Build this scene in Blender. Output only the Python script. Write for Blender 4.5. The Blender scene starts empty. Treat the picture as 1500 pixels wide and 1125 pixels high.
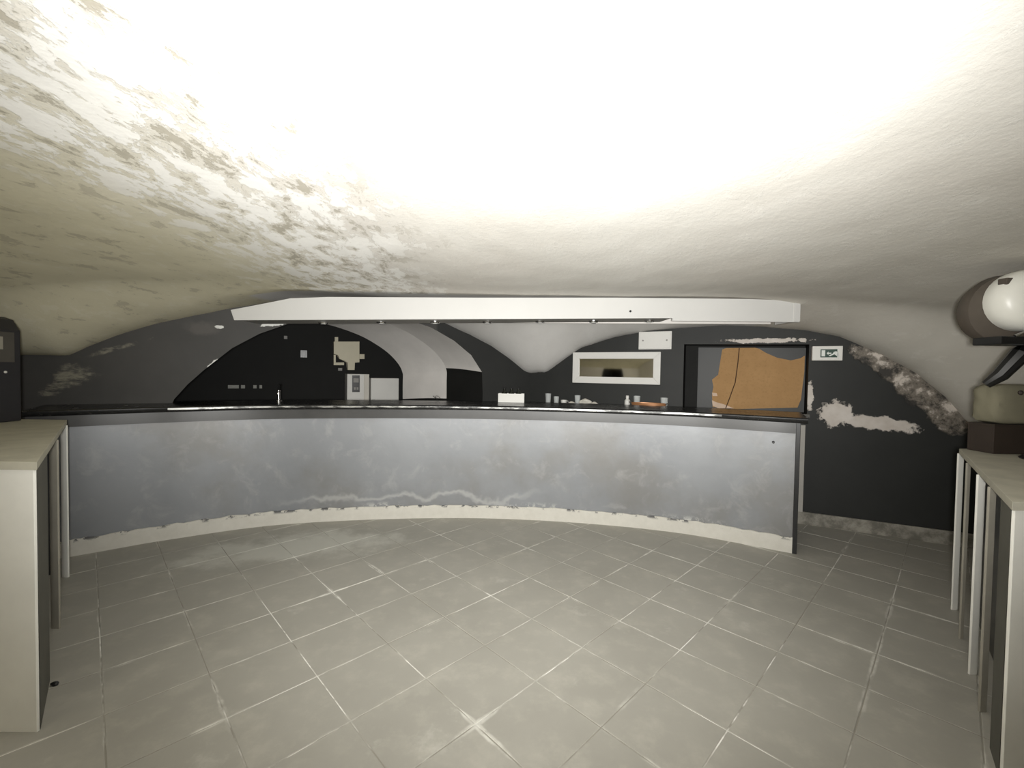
import bpy, bmesh, math, random
from mathutils import Vector, Matrix, noise
from mathutils.geometry import tessellate_polygon
random.seed(7)
R = math.radians
SC = bpy.context.scene
COL = SC.collection

# ------------------------------------------------------------------ camera
F_PX, PITCH, ROLL, CAM_Z = 635.0, R(1.5), R(-0.9), 1.59
def cam_dir(x, y):
    d = Vector(((x - 750) / F_PX, 1, (562.5 - y) / F_PX))
    c, s = math.cos(ROLL), math.sin(ROLL)
    d = Vector((c * d.x + s * d.z, d.y, -s * d.x + c * d.z))
    c, s = math.cos(PITCH), math.sin(PITCH)
    return Vector((d.x, c * d.y + s * d.z, -s * d.y + c * d.z))
cam = bpy.data.cameras.new('camera'); cam.sensor_width = 36; cam.lens = F_PX / 1500 * 36
cam.clip_start = 0.02
co = bpy.data.objects.new('camera', cam); COL.objects.link(co)
fw = cam_dir(750, 562.5).normalized()
rt = (cam_dir(751, 562.5) - cam_dir(750, 562.5)).normalized()
up = rt.cross(fw)
co.matrix_world = Matrix.Translation((0, 0, CAM_Z)) @ Matrix((rt, up, -fw)).transposed().to_4x4()
SC.camera = co

# ------------------------------------------------------------------ light and exposure
w = bpy.data.worlds.new('world'); SC.world = w; w.use_nodes = True
w.node_tree.nodes['Background'].inputs[0].default_value = (0.9, 0.95, 1, 1)
w.node_tree.nodes['Background'].inputs[1].default_value = 0.02
ld = bpy.data.lights.new('hand_lamp', 'SPOT'); ld.energy = 820; ld.color = (1.0, 0.99, 0.96)
ld.shadow_soft_size = 0.06; ld.spot_size = R(124); ld.spot_blend = 1.0
lo = bpy.data.objects.new('hand_lamp', ld); COL.objects.link(lo)
lo.location = (0.0, -0.10, 1.58); lo.rotation_euler = (R(90 + 11), 0, R(-1))
rl = bpy.data.lights.new('rear_fill_light', 'POINT'); rl.energy = 26; rl.color = (1.0, 0.95, 0.85); rl.shadow_soft_size = .12  # added light without a fixture: lifts the mirror's reflection and the fill
ro = bpy.data.objects.new('rear_fill_light', rl); COL.objects.link(ro); ro.location = (-2.3, -1.6, 1.75)
SC.view_settings.view_transform = 'Standard'; SC.view_settings.look = 'None'
SC.view_settings.gamma = 1; SC.view_settings.use_curve_mapping = False
SC.view_settings.exposure = 0.12

# ------------------------------------------------------------------ helpers
def on_z(x, y, z):
    d = cam_dir(x, y); t = (z - CAM_Z) / d.z
    return Vector((d.x * t, d.y * t, z))
def on_y(x, y, Y):
    d = cam_dir(x, y); t = Y / d.y
    return Vector((d.x * t, Y, CAM_Z + d.z * t))
class Plane:                                  # a vertical wall: origin, direction along it, normal into the room
    def __init__(s, a, b, flip=1):
        s.o = Vector((a[0], a[1], 0)); s.u = (Vector((b[0], b[1], 0)) - s.o).normalized()
        s.n = Vector((s.u.y, -s.u.x, 0)) * flip
        s.mat = Matrix.Translation(s.o) @ Matrix((s.u, -s.n, Vector((0, 0, 1)))).transposed().to_4x4()
    def sz(s, x, y, off=0):                   # photo point -> (s, z) on the wall
        d = cam_dir(x, y); o = s.o + s.n * off
        t = o.dot(s.n) / d.dot(s.n)
        p = d * t + Vector((0, 0, CAM_Z))
        return ((p - o).dot(s.u), p.z)
    def w(s, a, z, off=0):
        p = s.o + s.u * a + s.n * off; return Vector((p.x, p.y, z))

def mesh_obj(name, verts, faces, mat, parent=None, smooth=False, loc=None, mw=None):
    me = bpy.data.meshes.new(name); me.from_pydata([tuple(v) for v in verts], [], faces); me.update()
    return link(name, me, mat, parent, smooth, loc, mw)
def link(name, me, mat, parent=None, smooth=False, loc=None, mw=None):
    for m in (mat if isinstance(mat, (list, tuple)) else [mat]): me.materials.append(m)
    if smooth: me.polygons.foreach_set('use_smooth', [True] * len(me.polygons))
    o = bpy.data.objects.new(name, me); COL.objects.link(o)
    if mw is not None: o.matrix_world = mw
    if loc is not None: o.location = loc
    if parent is not None: o.parent = parent
    return o
def bm_obj(name, bm, mat, parent=None, smooth=False, loc=None, mw=None):
    bmesh.ops.recalc_face_normals(bm, faces=bm.faces)
    if smooth:
        for e in bm.edges:
            if len(e.link_faces) == 2 and e.calc_face_angle(0) > .6: e.smooth = False
    me = bpy.data.meshes.new(name); bm.to_mesh(me); bm.free()
    return link(name, me, mat, parent, smooth, loc, mw)
def box(bm, x0, x1, y0, y1, z0, z1, bev=0):
    vs = [bm.verts.new(p) for p in ((x0,y0,z0),(x1,y0,z0),(x1,y1,z0),(x0,y1,z0),(x0,y0,z1),(x1,y0,z1),(x1,y1,z1),(x0,y1,z1))]
    fs = [bm.faces.new([vs[i] for i in f]) for f in ((0,3,2,1),(4,5,6,7),(0,1,5,4),(1,2,6,5),(2,3,7,6),(3,0,4,7))]
    if bev:
        es = list({e for f in fs for e in f.edges})
        bmesh.ops.bevel(bm, geom=es, offset=bev, segments=2, affect='EDGES', profile=0.6)
def box_obj(name, b, mat, parent=None, bev=0.003, loc=None, mw=None):
    bm = bmesh.new(); box(bm, *b, bev=bev); return bm_obj(name, bm, mat, parent, False, loc, mw)
def prism(bm, pts, z0, z1, bev=0):            # footprint polygon extruded upwards
    lo_ = [bm.verts.new((p[0], p[1], z0)) for p in pts]; hi = [bm.verts.new((p[0], p[1], z1)) for p in pts]
    n = len(pts); fs = [bm.faces.new(lo_[::-1]), bm.faces.new(hi)]
    for i in range(n): fs.append(bm.faces.new((lo_[i], lo_[(i+1) % n], hi[(i+1) % n], hi[i])))
    if bev:
        es = list({e for f in fs for e in f.edges})
        bmesh.ops.bevel(bm, geom=es, offset=bev, segments=2, affect='EDGES', profile=0.6)
def plate(bm, pts, y0, y1, bev=0):            # outline in x/z given a thickness in y
    a = [bm.verts.new((p[0], y0, p[1])) for p in pts]; b = [bm.verts.new((p[0], y1, p[1])) for p in pts]
    n = len(pts); fs = [bm.faces.new(a), bm.faces.new(b[::-1])]
    for i in range(n): fs.append(bm.faces.new((a[i], b[i], b[(i+1) % n], a[(i+1) % n])))
    if bev:
        es = list({e for f in fs for e in f.edges})
        bmesh.ops.bevel(bm, geom=es, offset=bev, segments=2, affect='EDGES', profile=0.6)
def lathe(bm, prof, seg=20, M=None):          # (r, z) profile round z
    rings = []
    for r, z in prof:
        ring = []
        for k in range(seg):
            a = 2 * math.pi * k / seg; p = Vector((r * math.cos(a), r * math.sin(a), z))
            ring.append(bm.verts.new(M @ p if M else p))
        rings.append(ring)
    for i in range(len(rings) - 1):
        for k in range(seg):
            bm.faces.new((rings[i][k], rings[i][(k+1) % seg], rings[i+1][(k+1) % seg], rings[i+1][k]))
    bm.faces.new(rings[0][::-1]); bm.faces.new(rings[-1])
def tube(bm, pts, r, seg=8):
    pts = [Vector(p) for p in pts]; rings = []
    for i, p in enumerate(pts):
        t = (pts[min(i+1, len(pts)-1)] - pts[max(i-1, 0)]).normalized()
        a = t.cross(Vector((0, 0, 1)) if abs(t.z) < .9 else Vector((1, 0, 0))).normalized(); b = t.cross(a)
        rr = r[i] if isinstance(r, (list, tuple)) else r
        rings.append([bm.verts.new(p + a * rr * math.cos(2*math.pi*k/seg) + b * rr * math.sin(2*math.pi*k/seg)) for k in range(seg)])
    for i in range(len(rings) - 1):
        for k in range(seg): bm.faces.new((rings[i][k], rings[i][(k+1) % seg], rings[i+1][(k+1) % seg], rings[i+1][k]))
    bm.faces.new(rings[0][::-1]); bm.faces.new(rings[-1])
def empty(name, loc=(0, 0, 0), rz=0, mw=None):
    o = bpy.data.objects.new(name, None); COL.objects.link(o); o.empty_display_size = .1
    if mw is not None: o.matrix_world = mw
    else: o.location = loc; o.rotation_euler = (0, 0, rz)
    return o
def tag(o, label, cat, group=None):
    o['label'] = label; o['category'] = cat
    if group: o['group'] = group
    return o
def struct(o, label=None):
    o['kind'] = 'structure'
    if label: o['label'] = label
    return o
def interp(pts, x):
    if x <= pts[0][0]: return pts[0][1]
    for (a, b), (c, d) in zip(pts, pts[1:]):
        if x <= c:
            t = (x - a) / (c - a); return b + (d - b) * t
    return pts[-1][1]
def smooth01(t): t = max(0, min(1, t)); return t * t * (3 - 2 * t)
def catmull(pts, n):
    out = []
    P = [Vector(p) for p in pts]; P = [2 * P[0] - P[1]] + P + [2 * P[-1] - P[-2]]
    for i in range(1, len(P) - 2):
        for k in range(n):
            t = k / n
            out.append(.5 * ((2 * P[i]) + (P[i+1] - P[i-1]) * t + (2*P[i-1] - 5*P[i] + 4*P[i+1] - P[i+2]) * t*t + (-P[i-1] + 3*P[i] - 3*P[i+1] + P[i+2]) * t**3))
    out.append(P[-2]); return out

# ------------------------------------------------------------------ materials
class NT:
    def __init__(s, name):
        s.m = bpy.data.materials.new(name); s.m.use_nodes = True; s.t = s.m.node_tree
        s.b = s.t.nodes['Principled BSDF']; s.tc = s.t.nodes.new('ShaderNodeTexCoord')
    def n(s, k, **kw):
        x = s.t.nodes.new('ShaderNode' + k)
        for a, v in kw.items(): setattr(x, a, v)
        return x
    def l(s, a, b): s.t.links.new(a, b)
    def put(s, sock, v):
        if hasattr(v, 'is_output'): s.l(v, sock)
        else: sock.default_value = v
    def math(s, op, a, b=0.0, c=None):
        x = s.n('Math', operation=op); s.put(x.inputs[0], a); s.put(x.inputs[1], b)
        if c is not None: s.put(x.inputs[2], c)
        return x.outputs[0]
    def noise(s, scale, detail=4, rough=.55, stretch=(1, 1, 1), off=(0, 0, 0), dist=0.0, vec=None):
        mp = s.n('Mapping'); mp.inputs['Scale'].default_value = stretch; mp.inputs['Location'].default_value = off
        s.l(vec if vec is not None else s.tc.outputs['Object'], mp.inputs[0])
        x = s.n('TexNoise'); x.inputs['Scale'].default_value = scale; x.inputs['Detail'].default_value = detail
        x.inputs['Roughness'].default_value = rough; x.inputs['Distortion'].default_value = dist
        s.l(mp.outputs[0], x.inputs['Vector']); return x.outputs['Fac']
    def step(s, v, a, b):
        x = s.n('MapRange', interpolation_type='SMOOTHSTEP'); s.put(x.inputs[0], v)
        x.inputs[1].default_value = a; x.inputs[2].default_value = b; return x.outputs[0]
    def mix(s, f, a, b):
        x = s.n('Mix', data_type='RGBA'); s.put(x.inputs[0], f)
        for i, v in ((6, a), (7, b)):
            if hasattr(v, 'is_output'): s.l(v, x.inputs[i])
            else: x.inputs[i].default_value = (*v, 1)
        return x.outputs[2]
    def bump(s, h, strength=.3, dist=.01):
        x = s.n('Bump'); x.inputs['Strength'].default_value = strength; x.inputs['Distance'].default_value = dist
        s.l(h, x.inputs['Height']); s.l(x.outputs[0], s.b.inputs['Normal'])
    def fin(s, col, rough=.7, metal=0.0, spec=.5):
        if hasattr(col, 'is_output'): s.l(col, s.b.inputs['Base Color'])
        else: s.b.inputs['Base Color'].default_value = (*col, 1)
        s.put(s.b.inputs['Roughness'], rough); s.b.inputs['Metallic'].default_value = metal
        s.b.inputs['Specular IOR Level'].default_value = spec
        return s.m
    def ellipse(s, cx, cz, rx, rz, rot=0.0, ragged=.5, soft=.12, scale=14, seed=0):   # ragged blot in the x/z plane of the object
        mp = s.n('Mapping', vector_type='TEXTURE'); mp.inputs['Location'].default_value = (cx, 0, cz)
        mp.inputs['Rotation'].default_value = (0, rot, 0); mp.inputs['Scale'].default_value = (rx, 1e6, rz)
        s.l(s.tc.outputs['Object'], mp.inputs[0])
        ln = s.n('VectorMath', operation='LENGTH'); s.l(mp.outputs[0], ln.inputs[0])
        nz = s.noise(scale, 5, .65, off=(seed, seed, 0))
        v = s.math('ADD', ln.outputs['Value'], s.math('MULTIPLY', s.math('SUBTRACT', nz, .5), ragged * 4))
        return s.step(v, 1.0 + soft, 1.0 - soft)
def plain(name, c, rough=.6, metal=0.0, var=.12, scale=9, bump=0.0, spec=.5):
    t = NT(name); nz = t.noise(scale, 5, .6)
    col = t.mix(nz, tuple(v * (1 - var) for v in c), tuple(min(1, v * (1 + var)) for v in c))
    if bump: t.bump(t.noise(scale * 6, 4), bump, .004)
    return t.fin(col, rough, metal, spec)

# ------------------------------------------------------------------ plan of the room
CORNER = (0.25, 6.13)
XL, XR, YB = -4.45, 4.50, -2.6
SL = 0.50
WL = Plane((XL, CORNER[1] - SL * (CORNER[0] - XL)), CORNER)          # left half of the back, s runs left to right
WR = Plane(CORNER, (XR, CORNER[1] - SL * (XR - CORNER[0])))          # right half of the back
LEN_L = (Vector(CORNER) - WL.o.xy).length
LEN_R = (Vector((XR, CORNER[1] - SL * (XR - CORNER[0]))) - Vector(CORNER)).length
# where the vault meets the two walls
crvL = sorted([WL.sz(*p) for p in ((100,522),(130,508),(180,489),(230,474),(280,463),(340,452),(420,440),(520,440),(600,456),(650,473),(690,491),(720,507),(745,525),(765,541),(775,547))])
crvR = sorted([WR.sz(*p) for p in ((775,547),(800,546),(830,524),(850,510),(900,494),(950,484),(1000,480),(1060,477),(1120,479),(1180,484),(1230,494),(1290,519),(1340,545),(1385,582),(1425,628))])
ZS, ZC = 1.58, 2.47
def barrel(X, Y):
    a = min(1, abs(X / 4.55))
    z = ZS + (ZC - ZS) * (1 - a ** 3.0) ** (1 / 2.0)
    return z - (.06 + .08 * max(0, 1 - (X / 2.6) ** 2)) * smooth01((Y - 1.0) / 3.0)
def ceil_z(X, Y):
    p = Vector((X, Y, 0)); b = barrel(X, Y)
    dl = (p - WL.o).dot(WL.n); dr = (p - WR.o).dot(WR.n)
    zl = interp(crvL, (p - WL.o).dot(WL.u)); zr = interp(crvR, (p - WR.o).dot(WR.u))
    wl = 1 - smooth01(dl / .95); wr = 1 - smooth01(dr / .85)
    t = smooth01((X - CORNER[0] + .25) / .5)
    zl = zl + max(0, dl) * .05; zr = zr + max(0, dr) * .05
    return b + (1 - t) * (zl - b) * wl + t * (zr - b) * wr

# ceiling plaster
t = NT('vault_plaster')
sx = t.n('SeparateXYZ'); t.l(t.tc.outputs['Object'], sx.inputs[0])
streak = t.noise(1.8, 7, .62, stretch=(1.5, .5, 1.5), dist=.5)
fine = t.noise(3.6, 11, .72, stretch=(2.3, 1.1, 2.3), off=(3, 1, 0), dist=.25)
big = t.noise(1.1, 3, .5, off=(1, 7, 0))
bx = t.math('ADD', sx.outputs[0], t.math('MULTIPLY', t.math('SUBTRACT', big, .5), 1.2))
band = t.math('MULTIPLY', t.step(bx, -2.5, -1.5), t.step(bx, -.45, -1.0))                    # strip of flaking limewash
flake = t.math('MULTIPLY', t.step(t.math('ADD', fine, t.math('MULTIPLY', band, .09)), .565, .60), t.math('MAXIMUM', band, .12))
loss = t.math('MULTIPLY', t.step(fine, .44, .40), t.math('MAXIMUM', t.math('MULTIPLY', band, .75), t.math('MULTIPLY', t.step(sx.outputs[0], -.9, -2.2), .45)))
base = t.mix(streak, (.64, .61, .55), (.78, .765, .72))
base = t.mix(t.step(t.noise(.6, 4, .5, off=(9, 2, 0)), .40, .70), base, (.66, .625, .57))
olive = t.math('MULTIPLY', t.step(sx.outputs[0], -.9, -2.4), .85)
base = t.mix(olive, base, t.mix(streak, (.54, .50, .34), (.78, .73, .53)))
grey = t.math('MULTIPLY', t.step(sx.outputs[0], 1.0, 3.2), .7)
base = t.mix(grey, base, t.mix(streak, (.47, .445, .385), (.66, .63, .56)))
col = t.mix(t.math('MULTIPLY', flake, .9), base, (.88, .87, .83))
col = t.mix(loss, col, (.36, .33, .26))
barw = t.math('MULTIPLY', t.step(sx.outputs[1], 4.20, 4.26), t.math('MULTIPLY', t.step(sx.outputs[0], -2.62, -2.52), t.step(sx.outputs[0], 2.72, 2.66)))
col = t.mix(barw, col, t.mix(streak, (.60, .58, .55), (.74, .73, .70)))                      # white painted vault over the bar
pit = t.noise(26, 6, .65, stretch=(1, .8, 1))
t.bump(t.math('ADD', t.math('MULTIPLY', t.math('SUBTRACT', flake, loss), .5), t.math('MULTIPLY', pit, .5)), .45, .011)
M_CEIL = t.fin(col, .85, spec=.2)

nx, ny = 150, 156
x0, x1, y0, y1 = XL - .03, XR + .03, YB - .1, CORNER[1] + .25
V = []; Fc = []
for j in range(ny + 1):
    for i in range(nx + 1):
        X = x0 + (x1 - x0) * i / nx; Y = y0 + (y1 - y0) * j / ny
        z = ceil_z(X, Y) + .010 * noise.noise(Vector((X * 1.6, Y * .9, 0))) + .004 * noise.noise(Vector((X * 6, Y * 4, 3)))
        V.append((X, Y, z))
for j in range(ny):
    for i in range(nx):
        a = j * (nx + 1) + i; Fc.append((a, a + nx + 1, a + nx + 2, a + 1))
ceiling = struct(mesh_obj('ceiling', V, Fc, M_CEIL, smooth=True), 'low vaulted plaster ceiling, limewash flaking, springing down between two arches')

# ------------------------------------------------------------------ floor: 40 cm tiles laid diagonally
t = NT('floor_joint')
white = t.math('MULTIPLY', t.step(t.noise(1.2, 5, .6), .44, .60), t.step(t.noise(7, 3, .5, off=(4, 0, 0)), .34, .55))
M_JOINT = t.fin(t.mix(white, (.30, .285, .245), (.88, .87, .82)), .8)
t = NT('floor_tile')
pn = t.noise(1.1, 6, .6); pm = t.noise(6, 6, .65, off=(2, 5, 0))
c = t.mix(pn, (.285, .275, .24), (.45, .435, .39))
c = t.mix(t.math('MULTIPLY', t.step(pm, .45, .75), .5), c, (.50, .48, .42))
c = t.mix(t.math('MULTIPLY', t.step(t.noise(2.2, 6, .7, off=(7, 7, 0)), .60, .72), .35), c, (.62, .61, .55))
dust = t.n('Mapping', vector_type='TEXTURE'); dp = on_z(435, 800, 0); dust.inputs['Location'].default_value = (dp.x, dp.y, 0); dust.inputs['Rotation'].default_value = (0, 0, R(18)); dust.inputs['Scale'].default_value = (.95, .33, 1e6)
t.l(t.tc.outputs['Object'], dust.inputs[0]); dl_ = t.n('VectorMath', operation='LENGTH'); t.l(dust.outputs[0], dl_.inputs[0])
dm = t.step(t.math('ADD', dl_.outputs['Value'], t.math('MULTIPLY', t.math('SUBTRACT', t.noise(3.5, 6, .65, off=(1, 9, 0)), .5), 2.6)), 1.2, .4)
c = t.mix(t.math('MULTIPLY', dm, .55), c, (.66, .66, .60))                                  # spilled plaster dust by the plinth
# pale grout haze left along some of the joints
gm = t.n('Mapping', vector_type='TEXTURE'); gm.name = 'joint_grid'; gm.inputs['Location'].default_value = (-1.26, 3.06, 0); gm.inputs['Rotation'].default_value = (0, 0, R(-45.6)); gm.inputs['Scale'].default_value = (.4, .4, 1)
t.l(t.tc.outputs['Object'], gm.inputs[0]); gs = t.n('SeparateXYZ'); t.l(gm.outputs[0], gs.inputs[0])
def near_line(o_): return t.math('ABSOLUTE', t.math('SUBTRACT', t.math('FRACT', t.math('ADD', o_, 100.5)), .5))
gd = t.math('MINIMUM', near_line(gs.outputs[0]), near_line(gs.outputs[1]))
wid = t.math('MULTIPLY', t.step(t.noise(1.6, 4, .6, off=(4, 8, 0)), .42, .70), .055)
hz_ = t.math('MULTIPLY', t.step(t.math('SUBTRACT', gd, wid), .012, -.02), t.step(t.noise(1.3, 5, .6, off=(0, 3, 0)), .46, .60))
hz_ = t.math('MULTIPLY', hz_, t.step(t.noise(11, 4, .6, off=(6, 1, 0)), .25, .6))
c = t.mix(t.math('MULTIPLY', hz_, .75), c, (.74, .73, .67))
t.bump(t.noise(40, 4), .12, .003)
M_TILE = t.fin(c, t.math('ADD', .42, t.math('MULTIPLY', pm, .3)), spec=.4)
ROOM = [(XL, YB), (XR, YB), (XR, CORNER[1] - SL * (XR - CORNER[0])), CORNER, (XL, WL.o.y)]
floor = struct(mesh_obj('floor', [(p[0], p[1], -.0022) for p in ROOM] , [tuple(range(5))], M_JOINT), 'dusty grey floor of large square tiles laid diagonally')
TH = R(-45.6); e1 = Vector((math.cos(TH), math.sin(TH))); e2 = Vector((math.sin(TH), -math.cos(TH))); G0 = Vector((-1.26, 3.06))
def clip(poly, room):
    for i in range(len(room)):
        a = Vector(room[i]); b = Vector(room[(i + 1) % len(room)]); n = Vector((-(b - a).y, (b - a).x)); out = []
        for k in range(len(poly)):
            p, q = poly[k], poly[(k + 1) % len(poly)]; dp, dq = (p - a).dot(n), (q - a).dot(n)
            if dp >= 0: out.append(p)
            if (dp >= 0) != (dq >= 0): out.append(p + (q - p) * (dp / (dp - dq)))
        poly = out
        if not poly: break
    return poly
def tile_mesh(poly, c):
    n = len(poly); k = .0035
    v = [(p.x - c.x, p.y - c.y, -.006) for p in poly] + [(p.x - c.x, p.y - c.y, -.0012) for p in poly]
    cc = sum(poly, Vector((0, 0))) / n
    v += [((p + (cc - p).normalized() * k).x - c.x, (p + (cc - p).normalized() * k).y - c.y, 0) for p in poly]
    f = [tuple(range(2 * n, 3 * n))]
    for i in range(n):
        j = (i + 1) % n; f += [(i, j, n + j, n + i), (n + i, n + j, 2 * n + j, 2 * n + i)]
    return v, f
shared = None; rest_v = []; rest_f = []; tiles = []
for i in range(-22, 30):
    for j in range(-24, 26):
        g = .0028; c0 = G0 + e1 * .4 * (i + .5) + e2 * .4 * (j + .5)
        q = [c0 + e1 * (.2 - g) * a + e2 * (.2 - g) * b for a, b in ((1, 1), (1, -1), (-1, -1), (-1, 1))]
        area2 = sum(q[k].x * q[(k+1) % 4].y - q[(k+1) % 4].x * q[k].y for k in range(4))
        if area2 < 0: q.reverse()
        pc = clip(q, ROOM)
        if len(pc) < 3: continue
        full = len(pc) == 4 and all((a - b).length < 1e-6 for a, b in zip(pc, q))
        vis = c0.y > .6 and abs(c0.x) / c0.y < 1.35
        tiles.append(((0 if vis else 50) + c0.length, c0, pc, full))
tiles.sort(key=lambda a: a[0])
for k, (_, c0, pc, full) in enumerate(tiles):
    v, f = tile_mesh(pc, c0)
    if k < 300:
        if full:
            if shared is None: shared = bpy.data.meshes.new('tile'); shared.from_pydata(v, [], f); shared.materials.append(M_TILE)
            me = shared
        else:
            me = bpy.data.meshes.new('tile'); me.from_pydata(v, [], f); me.materials.append(M_TILE)
        o = bpy.data.objects.new('tile', me); COL.objects.link(o); o.parent = floor
        o.location = (c0.x, c0.y, random.uniform(-.0006, .0006)); o.rotation_euler = (random.uniform(-.0012, .0012), random.uniform(-.0012, .0012), 0)
    else:
        b = len(rest_v); rest_v += [(a[0] + c0.x, a[1] + c0.y, a[2]) for a in v]; rest_f += [tuple(b + n for n in q) for q in f]
if rest_v:
    o = mesh_obj('distant_tiles', rest_v, rest_f, M_TILE, floor); o['kind'] = 'stuff'
# tiles share a mesh: vary their tone by place in the room
_t = M_TILE.node_tree; _g = _t.nodes.new('ShaderNodeNewGeometry')
for n_ in list(_t.nodes):
    if n_.bl_idname == 'ShaderNodeMapping': _t.links.new(_g.outputs['Position'], n_.inputs[0])

# ------------------------------------------------------------------ wall materials
def wl(x, y): return WL.sz(x, y)
def wr(x, y): return WR.sz(x, y)
def blot(t, W, px, py, rx, ry, rot=0, **k):       # ragged blot given in photo pixels, stored in wall metres
    s0, z0 = W.sz(px, py); s1, _ = W.sz(px + rx, py); _, z1 = W.sz(px, py - ry)
    return t.ellipse(s0, z0, abs(s1 - s0), abs(z1 - z0), rot, **k)
def union(t, ms):
    a = ms[0]
    for b in ms[1:]: a = t.math('MAXIMUM', a, b)
    return a
t = NT('black_wall_paint')
nz = t.noise(3, 6, .6); c = t.mix(nz, (.017, .0178, .0168), (.030, .031, .029))
plas = union(t, [blot(t, WR, 1226, 606, 24, 17, ragged=.6, scale=9, seed=1), blot(t, WR, 1285, 620, 58, 10, R(6), ragged=.55, scale=9, seed=2),
                 blot(t, WR, 1186, 580, 5, 22, ragged=.55, scale=22, seed=3), blot(t, WR, 1120, 499, 62, 3.5, ragged=.7, scale=16, seed=4)])
rim = union(t, [blot(t, WR, 1276, 524, 36, 11, R(26), ragged=.4, scale=8, seed=5), blot(t, WR, 1312, 546, 42, 14, R(33), ragged=.35, scale=8, seed=6), blot(t, WR, 1350, 575, 50, 20, R(40), ragged=.3, scale=8, seed=8), blot(t, WR, 1392, 608, 40, 22, R(42), ragged=.3, scale=8, seed=12)])
mott = t.noise(5, 9, .72, off=(5, 5, 5), dist=.15)
rimc = t.mix(t.step(mott, .42, .52), (.045, .041, .036), t.mix(t.step(mott, .52, .62), (.20, .175, .145), (.62, .56, .50)))
c = t.mix(rim, c, rimc)
c = t.mix(plas, c, t.mix(t.noise(7, 5, .6, off=(1, 1, 1)), (.42, .36, .30), (.78, .74, .70)))
t.bump(t.math('SUBTRACT', nz, t.math('MULTIPLY', t.math('MAXIMUM', plas, rim), 1.5)), .35, .01)
M_BLACKWALL = t.fin(c, .55, spec=.3)
t = NT('charcoal_wall_paint')
nz = t.noise(2.4, 6, .6); c = t.mix(nz, (.042, .041, .039), (.078, .075, .070))
scr = union(t, [blot(t, WL, 105, 552, 30, 12, R(-25), ragged=.9, scale=9, soft=.5, seed=1), blot(t, WL, 80, 568, 24, 6, R(-20), ragged=1.0, scale=8, soft=.4, seed=2), blot(t, WL, 170, 510, 34, 3, R(-22), ragged=1.2, scale=7, soft=.5, seed=7)])
chip = union(t, [blot(t, WL, 316, 533, 16, 4.5, R(-40), ragged=.5, scale=20, seed=3), blot(t, WL, 408, 473, 24, 3.5, R(-14), ragged=.5, scale=20, seed=4), blot(t, WL, 322, 479, 7, 2.5, 0, ragged=.4, scale=20, seed=8)])
c = t.mix(t.math('MULTIPLY', t.math('MULTIPLY', scr, .9), t.step(t.noise(6, 7, .7, stretch=(1, 1, 2.5), off=(2, 0, 4)), .40, .62)), c, (.25, .235, .18)); c = t.mix(chip, c, (.72, .72, .69))
c = t.mix(t.math('MULTIPLY', blot(t, WL, 296, 481, 22, 9, ragged=.4, soft=.5, seed=9), .5), c, (.12, .11, .10))
sx = t.n('SeparateXYZ'); t.l(t.tc.outputs['Object'], sx.inputs[0]); s_b = WL.sz(640, 500)[0]
c = t.mix(t.step(sx.outputs[0], s_b - .02, s_b + .02), c, t.mix(nz, (.020, .0205, .0195), (.034, .035, .033)))
t.bump(nz, .3, .01)
M_CHARCOAL = t.fin(c, .6, spec=.3)
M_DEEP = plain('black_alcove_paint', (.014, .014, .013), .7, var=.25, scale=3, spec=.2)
M_BLACK = plain('black_lacquer', (.012, .012, .012), .32, var=.3, scale=6)
M_BROWNWALL = plain('dark_brown_limewash', (.12, .11, .085), .8, var=.5, scale=2.5, bump=.4, spec=.2)
M_WHITE = plain('white_paint', (.74, .73, .69), .5, var=.06, scale=5)
M_WHITE_WARM = plain('aged_white_paint', (.66, .63, .56), .6, var=.10, scale=6)
M_ARCHWHITE = plain('white_arch_plaster', (.80, .77, .73), .8, var=.12, scale=3, bump=.3, spec=.2)
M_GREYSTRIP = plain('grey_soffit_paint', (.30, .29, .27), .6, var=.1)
M_CHROME = plain('chrome', (.75, .75, .75), .15, 1.0, var=.05)

# ------------------------------------------------------------------ walls
def sheet(name, outer, holes, mat, mw):           # x/z polygon with holes, in wall coordinates
    loops = [[Vector((p[0], 0, p[1])) for p in outer]] + [[Vector((p[0], 0, p[1])) for p in h] for h in holes]
    tri = tessellate_polygon(loops); vs = [v for lp in loops for v in lp]
    # make every face look into the room (-y in wall coordinates)
    fs = []
    for a, b, c_ in tri:
        n_ = (vs[b] - vs[a]).cross(vs[c_] - vs[a]); fs.append((a, b, c_) if n_.y < 0 else (a, c_, b))
    return mesh_obj(name, vs, fs, mat, mw=mw)
ZTOP = 2.75
# back wall, left half, with the wide arched opening
arch_px = [(255,585),(275,563),(300,541),(340,510),(380,489),(420,475),(470,462),(520,456),(580,462),(632,480),(665,499),(690,520),(706,545)]
arch = [WL.sz(*p) for p in arch_px]
arch = [(arch[0][0] - .10, 1.00), (arch[0][0] - .14, 0.0)][::-1] + arch + [(arch[-1][0] + .015, 1.30), (arch[-1][0] + .02, 0.0)]
wall_bl = struct(sheet('wall_back_left', [(0, 0)] + arch + [(LEN_L, 0), (LEN_L, ZTOP), (0, ZTOP)], [], M_CHARCOAL, WL.mat), 'charcoal painted back wall with a wide arched opening')
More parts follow.
